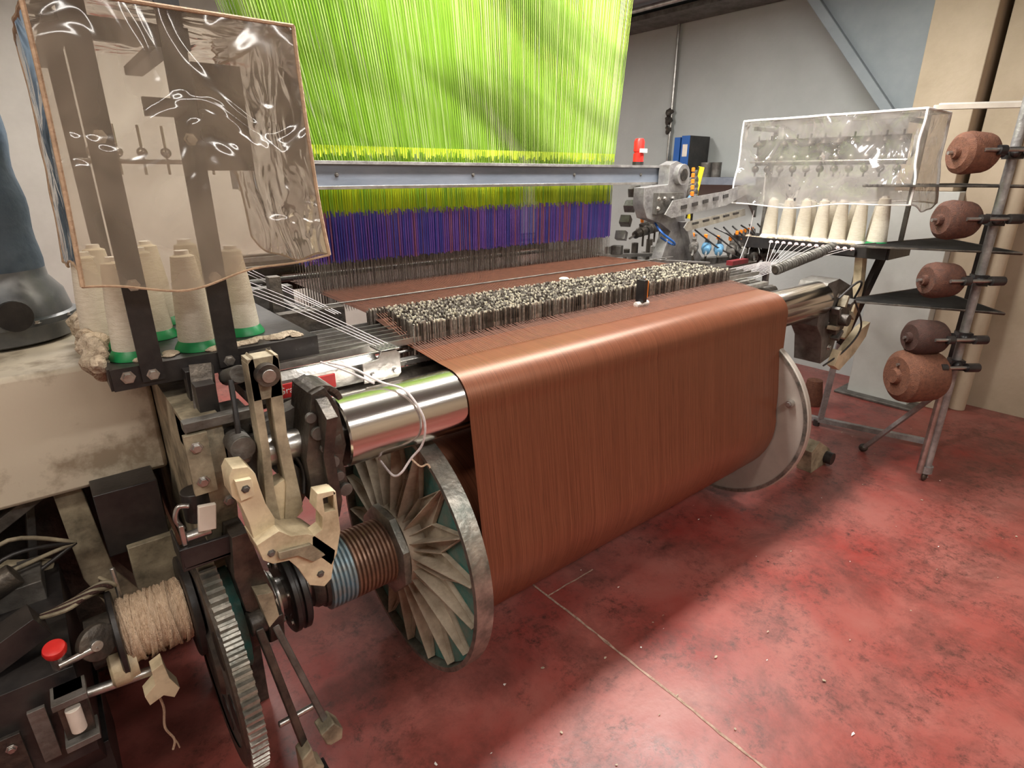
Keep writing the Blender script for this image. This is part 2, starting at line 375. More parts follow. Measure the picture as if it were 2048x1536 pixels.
b.lathe((.325,YC,ZC),(1,0,0),[(0,.07),(0,.108),(.004,.114),(.016,.114),(.018,.104),(.026,.104),(.028,.114),(.042,.114),(.046,.108),(.046,.07)],'black',56)
b.lathe((.262,YC,ZC),(1,0,0),[(0,.05),(0,.072),(.004,.078),(.034,.078),(.038,.07),(.045,.07),(.045,.05)],'steel',40)
b.lathe((.21,YC,ZC),(1,0,0),[(0,.05),(0,.10),(.003,.103),(.03,.103),(.033,.1),(.033,.05)],'darkiron',40)
for k in range(6):
    a=k*math.pi/3; b.bolt((.325,YC+.09*math.sin(a),ZC+.09*math.cos(a)),(-1,0,0),.007,'steel')
b.done(wb,bevel=.001)
b=MB('drive_gear')
GY,GZ,GR=1.345,.415,.290
GX=.132
T=84; poly=[]
for k in range(T):
    for fr,rr in ((0,GR-.012),(.2,GR),(.5,GR),(.7,GR-.012)):
        a=2*math.pi*(k+fr)/T; poly.append((GY+rr*math.sin(a),GZ+rr*math.cos(a)))
b.prism(poly,'x',GX,GX+.036,'rimsteel')
b.lathe((GX-.006,GY,GZ),(1,0,0),[(0,GR-.065),(0,GR-.022),(.007,GR-.018)],'darkiron',64,caps=False)
b.lathe((GX-.012,GY,GZ),(1,0,0),[(0,.03),(0,.09),(.012,.10)],'darkiron',40)
b.lathe((GX-.002,GY,GZ),(1,0,0),[(0,.0),(0,GR-.05)],'castgrey',64,caps=False)
for k in range(6):
    a=k*math.pi/3+.2; c=(GY+.165*math.sin(a),GZ+.165*math.cos(a)); b.cyl((GX-.004,c[0],c[1]),(GX-.001,c[0],c[1]),.045,'black',24)
b.done(wb)
SY,SZ=YC+.05,ZC+.04
b=MB('twine_spool')
b.lathe((.105,SY,SZ),(1,0,0),[(0,.05),(0,.125),(.003,.13),(.018,.13),(.02,.125),(.02,.05)],'black',48)
b.lathe((-.050,SY,SZ),(1,0,0),[(0,.05),(0,.10),(.003,.105),(.012,.105),(.014,.1),(.014,.05)],'black',48)
b.cyl((-.1,SY,SZ),(.14,SY,SZ),.06,'darkiron',24)
pts=[]
for i in range(2200):
    t=i/2200; a=t*2*math.pi*92; ph=(t*13)%1; tri=abs(2*ph-1)
    rr=.069+.012*t+.005*noise.noise(Vector((t*60,a*.4,0)))
    pts.append((-.034+tri*.136,SY+rr*math.sin(a),SZ+rr*math.cos(a)))
b.tube(pts,.0026,'twine',5)
b.lathe((-.035,SY,SZ),(1,0,0),[(0,.070),(.14,.070)],'twine',32)
b.tube([(.0,YC-.02,ZC-.04),(.0,YC-.02,.36),(.004,YC-.02,.30),(-.004,YC-.02,.24),(.008,YC-.02,.19),(.0,YC-.02,.16)],.003,'twine',6,smoothn=6)
b.tube([(.008,YC-.02,.19),(.012,YC-.02,.175),(.014,YC-.02,.155)],.002,'twine',5)
b.done(wb)

# ------------------------------------------------------------------ loom
loom=empty('jacquard_loom')
RY,RZ,RR=1.25,.965,.088
b=MB('backrest_roller')
b.lathe((.47,RY,RZ),(1,0,0),[(0,.04),(0,RR-.004),(.004,RR),(2.51,RR),(2.514,RR-.004),(2.514,.04)],'chrome',96)
b.cyl((.30,RY,RZ),(3.12,RY,RZ),.035,'steel',24)
b.cyl((.45,1.44,.985),(2.9,1.44,.985),.035,'darkiron',24)
b.done(loom)
b=MB('warp_sheet')
prof=[(1.62,1.083),(1.44,1.072),(1.30,1.060)]
for i in range(11):
    a=math.radians(i*9.8); prof.append((RY-(RR+.004)*math.sin(a),RZ+(RR+.004)*math.cos(a)))
y0,z0=prof[-1]
a1=math.radians(76)
RS=RB+.004
y1,z1=YC-RS*math.sin(a1),ZC+RS*math.cos(a1)
for i in range(1,25):
    t=i/24; prof.append((y0+(y1-y0)*t,z0+(z1-z0)*t))
for i in range(1,13):
    a=math.radians(76+i*8); prof.append((YC-RS*math.sin(a),ZC+RS*math.cos(a)))
N=300
def wf(u,v):
    k=v*(len(prof)-1); i=min(int(k),len(prof)-2); t=k-i
    y=prof[i][0]*(1-t)+prof[i+1][0]*t; z=prof[i][1]*(1-t)+prof[i+1][1]*t
    tp=min(1,max(0,(k-13)/24))
    x=.80+u*(1.715-.075*tp)
    w=.0003*noise.noise(Vector((x*90,z*1.2,0))) if v>.27 else 0
    return (x,y-w,z)
b.grid(wf,N,len(prof)-1,'warp')
b.done(loom)
b=MB('warp_sheet_rear')
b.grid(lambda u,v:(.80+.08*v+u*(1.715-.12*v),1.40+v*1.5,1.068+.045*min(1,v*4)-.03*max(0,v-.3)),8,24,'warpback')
for i in range(190):
    x=.80+1.71*i/189
    x2=.88+(1.595)*i/189
    b.tube([(x,1.31,1.064),(x+.003*random.uniform(-1,1),1.46,1.085),(x2*.3+x*.7,1.72,1.125),(x2,2.9,1.105)],.0010,'warpthread',3)
b.done(loom)
b=MB('lease_rods')
for y,z,r in ((1.92,1.128,.003),(2.62,1.115,.012),(2.72,1.16,.008)):
    b.cyl((.62,y,z),(2.7,y,z),r,'castgrey',12)
b.box(.7,2.65,2.86,2.90,1.02,1.20,'darkiron')
b.box(.7,2.65,2.84,2.86,1.17,1.19,'steel')
b.done(loom)
b=MB('drop_wire_bank')
rows=7
for i in range(rows):
    y=1.46+i*.042
    b.box(.42+.01*i,2.78,y-.0025,y+.0025,1.080,1.098,'steel')
    b.cyl((.42+.01*i,y+.016,1.055),(2.78,y+.016,1.055),.004,'steel',8)
    x=.815+.006*i-.06*(i==rows-1)
    while x<2.50:
        dz=random.uniform(-.004,.005); dy=random.uniform(-.004,.004)
        w=.0055; th=.0007
        z0=.985+dz; z1=1.134+dz
        mm='wiredk' if random.random()<.55 else 'wiretop'
        b.box(x-th,x+th,y+dy-w,y+dy+w,z0,z1,mm)
        b.box(x-th*1.4,x+th*1.4,y+dy-w*.7,y+dy+w*.7,z1-.001,z1+.005,random.choice(('wiretop','wiregold','wiregold','wiretop','wiredk')))
        x+=random.uniform(.0036,.0052)
b.done(loom)
b=MB('drop_wire_sensor')
b.box(1.78,1.80,1.38,1.42,1.085,1.17,'black'); b.box(1.80,1.812,1.385,1.415,1.10,1.165,'orange'); b.sphere((1.80,1.40,1.175),.008,'steel',10,6); b.cyl((1.76,1.40,1.075),(1.83,1.40,1.075),.012,'white',12)
b.lathe((1.74,1.78,1.125),(0,0,1),[(0,.02),(.006,.022),(.01,.015)],'cone',16)
b.done(loom,bevel=.001)
b=MB('drop_wire_rail')
b.prism([(1.385,1.025),(1.42,1.025),(1.42,1.085),(1.405,1.092),(1.385,1.075)],'x',.335,.66,'steel')
b.box(.335,2.8,1.41,1.44,1.035,1.05,'steel')
b.box(.375,.535,1.381,1.386,1.030,1.066,'redlabel')
pl=[(.60,1.03),(.70,1.03),(.71,1.04),(.71,1.095),(.695,1.11),(.655,1.11),(.645,1.09),(.60,1.085)]
b.prism(pl,'y',1.352,1.358,'steel')
b.box(.655,.71,1.352,1.42,1.106,1.111,'steel')
for i in range(4):
    for j in range(3):
        b.cyl((.663+i*.013,1.366+j*.018,1.1105),(.663+i*.013,1.366+j*.018,1.1118),.0035,'black',8)
for x in (.625,.69): b.bolt((x,1.352,1.05),(0,-1,0),.006)
b.box(.36,.39,1.45,1.74,1.02,1.10,'darkred')
b.box(.34,.46,1.42,1.78,1.0,1.03,'castgrey')
b.done(loom,bevel=.0015)
b=MB('warp_side_frame')
b.box(.42,.785,1.80,2.9,.98,1.06,'black'); b.box(.56,.78,1.86,1.90,1.06,1.13,'darkiron'); b.box(.60,.64,2.05,2.09,1.06,1.22,'darkiron'); b.box(.50,.76,2.30,2.36,1.06,1.14,'castgrey')
b.bar((.50,1.85,1.08),(.60,2.8,1.10),.03,.03,'castgrey'); b.cyl((.68,1.9,1.09),(.74,2.7,1.09),.010,'steel',12)
for k in range(5): b.bolt((.52+.05*k,1.95+.1*k,1.06),(0,0,1),.009)
b.done(loom,bevel=.003)
text('Gral','label_name',(.388,1.3805,1.042),(math.pi/2,0,0),.024,'white',loom)
text('quality','label_quality',(.455,1.3805,1.042),(math.pi/2,0,0),.012,'white',loom)

# harness
hs=empty('jacquard_harness')
b=MB('harness_cords'); tb=MB('harness_tubes'); wr=MB('heddle_wires')
rowsn=13
def prism3(B,p0,p1,r,mat):
    vs=[]
    for p in (p0,p1):
        for k in range(3):
            a=k*2.094+.5; vs.append((p[0]+r*math.cos(a),p[1]+r*math.sin(a),p[2]))
    B.add(vs,[(0,1,4,3),(1,2,5,4),(2,0,3,5)],mat)
for i in range(rowsn):
    y=2.24+i*.020; yt=2.14+i*.038
    n=165
    for k in range(n):
        uu=(k+.5*(i%2)+.13*i)/n
        if uu>1: continue
        x=.80+1.75*uu
        jx=random.uniform(-.0015,.0015)
        xt=.50+2.06*uu+.012*math.sin(i*1.7)
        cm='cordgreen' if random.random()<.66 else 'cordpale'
        prism3(b,(x+jx,y,1.60),(xt,yt,2.86),.0016,cm)
        zt=1.405+random.uniform(-.014,.014)
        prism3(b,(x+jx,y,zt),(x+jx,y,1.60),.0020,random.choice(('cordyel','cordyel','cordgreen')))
        if i<9:
            prism3(tb,(x+jx,y,1.22+random.uniform(-.006,.006)),(x+jx,y,zt),.0030,random.choice(('purple','purple','blueT','purple','blueT','purple','blueT','redT')))
            prism3(wr,(x+jx,y,1.02),(x+jx,y,1.22),.0009,'wiretop' if k%3 else 'wiredk')
        if i<3:
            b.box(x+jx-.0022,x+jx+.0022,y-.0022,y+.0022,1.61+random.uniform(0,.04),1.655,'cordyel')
b.box(.45,2.62,2.12,2.64,2.80,2.86,'castlt')
b.done(hs); tb.done(hs); wr.done(hs)
b=MB('harness_crossbar')
b.box(.56,2.82,2.10,2.17,1.505,1.585,'barblue'); b.box(.56,2.82,2.085,2.19,1.585,1.597,'castlt'); b.box(.56,2.82,2.095,2.10,1.50,1.512,'steel')
for x in (.9,1.5,2.1,2.6): b.bolt((x,2.10,1.55),(0,-1,0),.006,'castgrey')
b.done(loom,bevel=.003)
b=MB('crossbar_bracket')
pl=[(2.74,1.60),(2.80,1.62),(2.88,1.60),(2.93,1.52),(2.90,1.36),(2.97,1.22),(3.16,1.06),(3.16,1.03),(2.70,1.03),(2.72,1.07),(2.80,1.25),(2.70,1.30),(2.58,1.33),(2.54,1.40),(2.54,1.485),(2.74,1.50)]
b.prism(pl,'y',2.02,2.09,'castlt')
b.prism([(2.62,1.35),(2.86,1.38),(2.84,1.46),(2.62,1.46)],'y',1.985,2.02,'castgrey')
b.prism([(2.86,1.30),(2.90,1.30),(3.06,1.06),(3.0,1.06)],'y',1.97,2.02,'castlt')
b.cyl((2.83,1.99,1.55),(2.83,2.13,1.55),.055,'castlt',24); b.cyl((2.83,1.985,1.55),(2.83,1.99,1.55),.032,'darkiron',20)
for x,z in ((2.62,1.43),(2.67,1.43),(2.62,1.38),(2.74,1.43),(2.78,1.10),(3.05,1.05),(2.9,1.42)): b.bolt((x,1.985 if z>1.3 else 2.02,z),(0,-1,0),.009)
b.box(2.66,3.2,1.9,2.3,.99,1.03,'castgrey')
b.done(loom,bevel=.006)
b=MB('signal_beacon'); b.cyl((2.62,2.14,1.597),(2.62,2.14,1.615),.03,'black',24); b.lathe((2.62,2.14,1.615),(0,0,1),[(0,.028),(.04,.028),(.042,.024),(.05,.024),(.052,.028),(.10,.028),(.115,.022)],'red',24); b.box(2.592,2.648,2.105,2.112,1.66,1.68,'label'); b.done(loom)

# left end castings
b=MB('left_end_castings')
b.prism([(.283,1.19),(.296,1.205),(.300,1.11),(.300,.99),(.296,.90),(.300,.80),(.27,.82),(.283,.99)],'y',1.19,1.235,'creamdk')
b.prism([(.318,1.11),(.318,.99),(.322,.90),(.305,.80),(.300,.79),(.318,.79),(.352,.84),(.340,1.02),(.345,1.19),(.335,1.205)],'y',1.19,1.235,'creamdk')
b.box(.284,.345,1.19,1.235,1.11,1.20,'creamdk'); b.prism([(.283,.90),(.345,.92),(.352,.82),(.30,.785),(.27,.81)],'y',1.195,1.24,'cream')
b.cyl((.315,1.17,1.165),(.315,1.27,1.165),.024,'darkiron',20); b.cyl((.315,1.165,1.165),(.315,1.17,1.165),.014,'steel',16)
b.prism([(.203,.985),(.212,1.0),(.240,.995),(.252,.975),(.256,.94),(.262,.90),(.275,.86),(.27,.82),(.245,.80),(.228,.82),(.224,.87),(.214,.92),(.202,.94)],'y',1.14,1.20,'cream')
b.prism([(.225,.83),(.272,.845),(.295,.822),(.33,.812),(.345,.80),(.385,.745),(.378,.715),(.368,.675),(.35,.662),(.318,.682),(.30,.735),(.283,.765),(.25,.772),(.232,.79)],'y',1.11,1.20,'cream')
b.prism([(.262,.80),(.33,.79),(.358,.75),(.33,.745),(.30,.775),(.262,.782)],'y',1.10,1.112,'creamdk')
b.prism([(.210,.978),(.240,.974),(.242,.935),(.214,.932)],'y',1.125,1.14,'cream')
for p in ((.226,1.125,.956),(.345,1.11,.70),(.25,1.11,.80)): b.bolt(p,(0,-1,0),.006,'castgrey')
b.prism([(.362,.90),(.398,.895),(.402,.885),(.372,.885),(.372,.850),(.402,.845),(.402,.79),(.388,.735),(.372,.71),(.348,.745),(.336,.78),(.338,.80),(.362,.81),(.366,.84),(.354,.865)],'y',1.11,1.15,'cream')
b.box(.396,.402,1.11,1.15,.845,.892,'cream')
b.cyl((.34,1.15,.77),(.30,1.20,.80),.02,'creamdk',16)
b.prism([(.385,1.02),(.40,1.10),(.43,1.11),(.455,1.06),(.465,.96),(.452,.92),(.46,.86),(.435,.83),(.40,.80),(.375,.83),(.37,.95)],'y',1.18,1.30,'darkiron')
for i in range(6): b.cyl((.39+.012*i,1.17,1.05-.04*i),(.39+.012*i,1.18,1.05-.04*i),.012+.004*(i%2),'castgrey',12)
for i in range(9):
    a=.3+i*.22; b.obox((.425+.045*math.cos(a),1.24,1.06+.045*math.sin(a)),(.012,.09,.012),(0,-a,0),'darkiron')
b.lathe((.405,RY,RZ),(1,0,0),[(0,.055),(.0,.07),(.05,.075),(.055,.06)],'darkiron',32)
b.prism([(1.12,1.06),(1.17,1.09),(1.30,1.08),(1.36,1.0),(1.34,.85),(1.25,.80),(1.18,.78),(1.15,.84),(1.17,.95)],'x',.405,.43,'darkiron')
b.bar((.33,1.26,.93),(.42,1.26,.80),.05,.04,'castgrey'); b.bar((.30,1.30,.99),(.42,1.30,1.02),.05,.06,'castgrey')
b.bar((.30,1.32,.70),(.42,1.34,.86),.04,.05,'darkiron')
b.prism([(1.28,1.03),(1.30,1.06),(2.9,1.06),(2.9,.0),(2.6,0),(2.5,.45),(1.9,.45),(1.75,.0),(1.60,.0),(1.58,.5),(1.40,.62),(1.33,.72),(1.28,.85)],'x',.165,.235,'creamdk')
b.box(.165,.30,1.30,1.40,.98,1.05,'castgrey'); b.box(.23,.30,1.28,1.36,.86,1.0,'castgrey')
b.box(.155,.20,1.265,1.28,.90,1.04,'creamdk'); b.box(.16,.30,1.27,1.30,1.045,1.065,'castgrey')
b.cyl((.255,1.22,1.0),(.255,1.30,1.0),.026,'castgrey',20)
for p in ((.175,1.265,1.01),(.175,1.265,.93),(.22,1.28,.86),(.27,1.28,.95),(.27,1.28,.90),(.19,1.28,1.0)): b.bolt(p,(0,-1,0),.009)
b.box(.205,.250,1.42,1.46,.98,1.13,'black'); b.box(.205,.245,1.33,1.37,1.0,1.12,'black'); b.bar((.215,1.34,.98),(.24,1.42,1.14),.045,.04,'darkiron')
b.bar((.33,1.30,1.08),(.40,1.52,1.13),.05,.05,'darkiron'); b.cyl((.29,1.30,1.14),(.29,1.42,1.10),.02,'castgrey',16)
b.tube([(.27,1.30,1.13),(.26,1.26,1.05),(.25,1.24,.98),(.23,1.22,.90)],.006,'black',6,smoothn=5)
b.tube([(.36,1.28,1.09),(.34,1.24,1.0),(.37,1.22,.92),(.36,1.2,.86)],.005,'black',6,smoothn=5)
b.lathe((.175,YC,ZC),(1,0,0),[(0,.09),(.005,.135),(.03,.14),(.032,.09)],'teal',40)
b.lathe((.172,YC,ZC),(1,0,0),[(0,.09),(.0,.115),(.042,.12),(.042,.09)],'black',40)
b.prism([(.20,.80),(.235,.80),(.25,.70),(.27,.60),(.24,.56),(.20,.60),(.19,.70)],'y',1.22,1.30,'darkiron')
b.prism([(.22,.66),(.255,.65),(.26,.58),(.235,.56)],'y',1.18,1.22,'creamdk')
b.done(loom,bevel=.004)
b=MB('left_small_bracket')
b.prism([(.10,.80),(.215,.795),(.22,.745),(.105,.75)],'y',1.24,1.25,'black'); b.box(.10,.215,1.24,1.34,.745,.755,'black'); b.box(.10,.105,1.24,1.34,.75,.80,'black')
b.cyl((.12,1.26,.815),(.17,1.26,.815),.012,'steel',16); b.tube([(.12,1.27,.83),(.11,1.27,.86),(.12,1.27,.885),(.14,1.27,.88)],.006,'steel',8,smoothn=5); b.cyl((.16,1.3,.83),(.16,1.3,.90),.03,'black',20)
b.obox((.165,1.245,.855),(.035,.012,.06),(0,.15,0),'label'); b.box(.11,.12,1.25,1.26,.80,.85,'steel')
b.done(loom,bevel=.002)
b=MB('lower_levers')
b.bar((.215,1.20,.56),(.262,1.12,.16),.018,.03,'darkiron',up=(0,1,0)); b.bar((.25,1.20,.55),(.325,1.13,.20),.016,.028,'castgrey',up=(0,1,0))
b.prism([(.235,.22),(.262,.24),(.268,.18),(.285,.16),(.27,.13),(.235,.14)],'y',1.09,1.14,'creamdk'); b.prism([(.29,.25),(.325,.265),(.345,.23),(.34,.2),(.31,.2),(.30,.21)],'y',1.10,1.15,'creamdk')
b.box(.265,.295,1.08,1.13,.11,.145,'black'); b.cyl((.21,1.15,.30),(.30,1.15,.30),.008,'steel',10)
b.lathe((.20,1.22,.56),(1,0,0),[(0,.03),(.06,.03)],'darkiron',20)
b.prism([(1.18,.58),(1.5,.60),(1.62,.3),(1.62,0),(1.54,0),(1.52,.25),(1.2,.5)],'x',.235,.27,'darkiron')
b.done(loom,bevel=.003)
b=MB('left_drive_housing')
b.box(-1.6,.163,1.72,2.55,.78,1.105,'casing')
b.done(loom,bevel=.012)
b=MB('left_undercarriage')
b.box(-1.6,.15,2.0,2.4,0,.78,'darkiron'); b.prism([(-.10,.78),(-.04,.78),(-.02,.50),(.03,.40),(-.05,.36),(-.09,.5)],'y',1.76,1.84,'creamdk')
b.box(-.02,.12,1.62,1.74,.62,.80,'black'); b.bar((-.5,1.78,.55),(-.12,1.78,.78),.03,.03,'castgrey'); b.bar((-.6,1.75,.78),(-.14,1.75,.58),.03,.02,'creamdk'); b.bar((-.30,1.76,.48),(-.28,1.76,.78),.02,.04,'creamdk')
b.box(.02,.13,1.60,1.72,.48,.64,'creamdk'); b.cyl((-.02,1.5,.66),(-.02,1.5,.50),.006,'steel',8)
for k in range(4): b.bar((-.55+.1*k,1.9,.2),(-.45+.1*k,1.92,.76),.02,.02,'castgrey')
b.box(-.45,-.16,1.62,1.75,.55,.62,'castgrey'); b.cyl((-.35,1.6,.60),(-.2,1.62,.66),.03,'darkiron',16)
for k in range(4): b.tube([(-.45,1.7,.74-.03*k),(-.32,1.66,.66-.02*k),(-.2,1.68,.72-.04*k),(-.08,1.72,.64)],.006,'black' if k%2 else 'creamdk',6,smoothn=6)
b.done(loom,bevel=.004)
b=MB('let_off_motor')
b.prism([(1.36,.54),(1.75,.58),(1.85,.40),(1.75,.20),(1.42,.20),(1.33,.32)],'x',-.75,-.13,'black')
b.obox((-.27,1.44,.585),(.22,.07,.06),(0,-.35,.15),'black')
b.lathe((-.150,1.36,.590),(0,-.35,1),[(0,.020),(.012,.022),(.020,.020),(.022,.013)],'red',24)
b.lathe((-.150,1.365,.575),(0,-.35,1),[(-.04,.016),(.02,.014)],'steel',16)
b.lathe((-.085,1.38,.565),(.5,-1,.3),[(0,.036),(.003,.040),(.02,.040),(.023,.034)],'darkiron',32); b.cyl((-.085,1.36,.57),(-.08,1.345,.575),.012,'steel',16)
b.lathe((-.075,1.40,.46),(1,0,0),[(0,.04),(.005,.046),(.035,.046),(.04,.04),(.055,.038)],'cream',32)
b.prism([(.0,.46),(.025,.47),(.03,.42),(.045,.38),(.03,.36),(.01,.38),(-.02,.37),(-.025,.40),(.0,.42)],'y',1.33,1.37,'cream')
b.cyl((-.13,1.38,.44),(.02,1.38,.42),.012,'steel',12)
b.cyl((-.15,1.35,.56),(-.08,1.35,.57),.008,'steel',12)
b.box(-.17,-.12,1.29,1.33,.40,.53,'darkiron'); b.cyl((-.145,1.28,.44),(-.145,1.28,.50),.014,'label',16); b.box(-.175,-.115,1.27,1.33,.515,.53,'castgrey'); b.box(-.175,-.115,1.27,1.33,.40,.415,'castgrey')
b.box(-.34,-.24,1.325,1.335,.33,.46,'darkiron'); b.box(-.22,-.19,1.32,1.33,.36,.50,'castgrey')
for z in (.36,.43): b.bolt((-.32,1.325,z),(0,-1,0),.007); b.bolt((-.26,1.325,z),(0,-1,0),.007)
for i in range(7): b.tube([(-.20+.01*i,1.5,.60),(-.12+.012*i,1.44+.01*i,.63),(-.07+.008*i,1.5,.61),(-.05,1.56,.55+.01*i)],.005,'darkyarn' if i%2 else 'creamdk',6,smoothn=6)
b.box(-.74,-.12,1.45,1.75,0,.22,'black')
b.done(loom,bevel=.004)

b=MB('selvedge_cords')
for i in range(4):
    b.tube([(.46+.03*i,2.40-.05*i,1.20),(.58+.02*i,1.85,1.155),(.66+.012*i,1.39,1.115)],.0013,'rope',5,smoothn=5)
for i in range(3):
    b.tube([(.62+.02*i,2.45,1.19),(.72+.01*i,1.80,1.12)],.0016,'rope',5)
b.tube([(.52,1.38,1.10),(.56,1.32,1.09),(.60,1.25,1.064),(.635,1.20,1.05),(.655,1.160,1.0),(.66,1.152,.955),(.655,1.165,.905),(.63,1.18,.87),(.60,1.18,.84),(.585,1.20,.83),(.575,1.25,.86)],.0032,'rope',6,smoothn=6)
b.tube([(.50,1.38,1.105),(.545,1.33,1.085),(.585,1.26,1.062)],.003,'rope',6,smoothn=5)
b.tube([(.63,1.18,.87),(.65,1.17,.845),(.665,1.16,.85),(.67,1.155,.84)],.0025,'twine',6,smoothn=5)
b.done(loom)

# right end
b=MB('right_end_castings')
b.prism([(2.93,.98),(2.98,1.05),(3.10,1.06),(3.28,1.0),(3.34,.90),(3.30,.80),(3.20,.76),(3.18,.64),(3.06,.62),(3.02,.76),(2.94,.84)],'y',1.20,1.34,'castgrey')
b.prism([(3.18,.68),(3.24,.66),(3.42,.76),(3.52,.78),(3.50,.70),(3.38,.62),(3.22,.56),(3.14,.60)],'y',1.16,1.20,'cream')
b.prism([(3.38,1.18),(3.44,1.18),(3.49,1.0),(3.48,.85),(3.42,.68),(3.37,.70),(3.42,.86),(3.43,1.0)],'y',1.22,1.26,'cream')
b.prism([(3.05,.9),(3.14,.93),(3.2,.88),(3.16,.8),(3.08,.78)],'y',1.16,1.20,'darkiron')
for x,z in ((3.02,.93),(3.12,.97),(3.24,.92),(3.26,.84),(3.12,.70),(3.08,.84)): b.bolt((x,1.20,z),(0,-1,0),.012)
b.cyl((3.1,1.12,.86),(3.1,1.2,.86),.03,'darkiron',20)
for k in range(6):
    a=k*.9; b.obox((3.14+.09*math.cos(a),1.17,.86+.09*math.sin(a)),(.06,.04,.02),(0,-a+.6,0),'castgrey' if k%2 else 'creamdk')
b.tube([(3.0,1.15,.98),(3.1,1.12,1.05),(3.25,1.15,1.02),(3.3,1.2,.9)],.006,'black',6,smoothn=6)
b.tube([(3.2,1.15,.95),(3.28,1.12,.8),(3.22,1.15,.68),(3.1,1.2,.6)],.005,'black',6,smoothn=6)
b.prism([(1.6,1.0),(2.9,1.06),(2.9,.0),(2.6,0),(2.5,.45),(2.1,.45),(1.95,.0),(1.80,.0),(1.75,.5),(1.6,.62)],'x',2.98,3.08,'castgrey')
b.prism([(2.95,.36),(3.1,.34),(3.18,.22),(3.12,.1),(3.02,.14),(3.0,.25)],'y',1.3,1.38,'creamdk'); b.cyl((3.12,1.2,.14),(3.12,1.32,.14),.03,'black',16)
b.prism([(3.02,.14),(3.10,.18),(3.24,.10),(3.30,.05),(3.24,.0),(3.06,.0)],'y',1.14,1.22,'creamdk'); b.cyl((3.22,1.10,.05),(3.22,1.16,.05),.035,'black',16)
b.done(loom,bevel=.006)
b=MB('spiral_hose')
a=Vector((2.86,1.42,1.10)); c=Vector((3.36,1.36,1.185)); d=c-a; L=d.length; d.normalize(); o1=d.orthogonal().normalized(); o2=d.cross(o1)
pts=[a+d*(L*i/560)+(o1*math.cos(i*2*math.pi*28/560)+o2*math.sin(i*2*math.pi*28/560))*.022 for i in range(561)]
b.tube(pts,.0065,'castgrey',6); b.cyl(a,c,.017,'darkiron',16)
b.done(loom)

b=MB('weft_feeder_unit')
b.prism([(2.64,1.35),(2.70,1.42),(3.20,1.46),(3.42,1.50),(3.44,1.44),(3.22,1.38),(2.70,1.33)],'y',1.95,1.956,'castlt')
for i in range(5):
    b.obox((2.80+i*.1,1.948,1.385+.012*i),(.05,.006,.02),(0,-.12,0),'black')
b.prism([(2.75,1.28),(2.78,1.31),(3.35,1.36),(3.36,1.32),(2.78,1.26)],'y',1.90,1.906,'steel')
for i in range(5): b.obox((2.85+i*.1,1.897,1.30+.009*i),(.05,.006,.012),(0,-.1,0),'black')
def feeder(x,y,z,s,yaw):
    D=Vector((math.cos(yaw),math.sin(yaw),-.25)).normalized()
    p=Vector((x,y,z))
    b.lathe(p,D,[(0,.018*s),(.01*s,.034*s),(.06*s,.036*s),(.065*s,.03*s),(.12*s,.028*s),(.125*s,.02*s)],'blueplastic' if random.random()<.3 else random.choice(('castgrey','darkiron')),20)
    b.cyl(p+D*.125*s,p+D*.2*s,.008*s,'steel',8)
    b.obox(p+Vector((0,0,.045*s)),(.09*s,.03*s,.02*s),(0,.25,yaw),'castgrey')
    b.lathe(p+Vector((-.02,0,.055*s)),(0,0,1),[(0,.012*s),(.024*s,.013*s),(.028*s,.007*s)],'orange',14)
    b.cyl(p,p-Vector((0,0,.12*s)),.008*s,'darkiron',8)
for k in range(5): feeder(3.18+.07*k,2.15+.05*k,1.38+.035*k,.9,3.6)
for k in range(7): feeder(2.98+.10*k,1.98-.02*k,1.17-.012*k,.8,3.7)
for k in range(5): feeder(3.4+.08*k,1.95+.02*k,1.16,.8,3.7)
for k in range(5): feeder(2.85+.12*k,2.25+.05*k,1.24,.8,3.3)
b.bar((2.9,2.05,1.06),(4.0,2.0,1.02),.06,.04,'castgrey'); b.bar((3.1,2.2,1.28),(3.6,2.45,1.44),.04,.03,'castgrey')
b.box(2.95,3.35,1.78,1.88,1.02,1.06,'darkiron'); b.box(3.08,3.25,1.78,1.82,1.06,1.085,'darkred')
b.bar((3.5,2.0,0.02),(3.5,2.0,1.2),.05,.05,'darkiron'); b.bar((3.3,2.4,0.0),(3.3,2.4,1.35),.05,.05,'castgrey')
b.tube([(2.72,2.1,1.33),(2.68,2.0,1.26),(2.74,1.95,1.2),(2.8,2.0,1.18),(2.75,2.05,1.22)],.006,'bluefile',6,smoothn=8)
for k in range(9): b.tube([(3.0+.10*k,2.0,1.25),(3.1+.08*k,1.9,1.15+.02*(k%3)),(3.3+.05*k,1.85+.02*(k%4),1.05),(3.4+.06*k,2.1,.9)],.005,'black',5,smoothn=6)
for k in range(8): b.obox((3.05+.09*k,1.86+.03*(k%3),.98+.03*(k%2)),(.06,.05,.05),(0,.2*k,.3*k),('castgrey','darkiron','creamdk')[k%3])
b.done(loom,bevel=.0)
b=MB('temple_assembly')
for k in range(9): b.cyl((2.60+.06*k,2.25+.08*(k%3),1.03),(2.60+.06*k,2.25+.08*(k%3),1.08+.03*(k%4)),.02,'darkiron' if k%2 else 'steel',12)
b.bar((2.5,2.3,1.11),(3.1,2.15,1.09),.03,.02,'steel'); b.bar((2.55,1.95,1.12),(2.95,1.85,1.08),.02,.012,'steel'); b.box(2.6,2.95,2.2,2.5,1.0,1.05,'castlt')
for k in range(5): b.obox((2.62+.03*k,2.25,1.14+.08*k),(.05,.06,.05),(0,.3*k,.4),('castgrey','castlt')[k%2])
b.done(loom,bevel=.002)
b=MB('yellow_ruler'); b.bar((3.62,2.47,1.26),(3.62,2.41,1.60),.045,.006,'yellow',up=(1,0,0)); b.bar((3.612,2.487,1.26),(3.612,2.427,1.60),.010,.006,'black',up=(1,0,0)); b.done(loom)

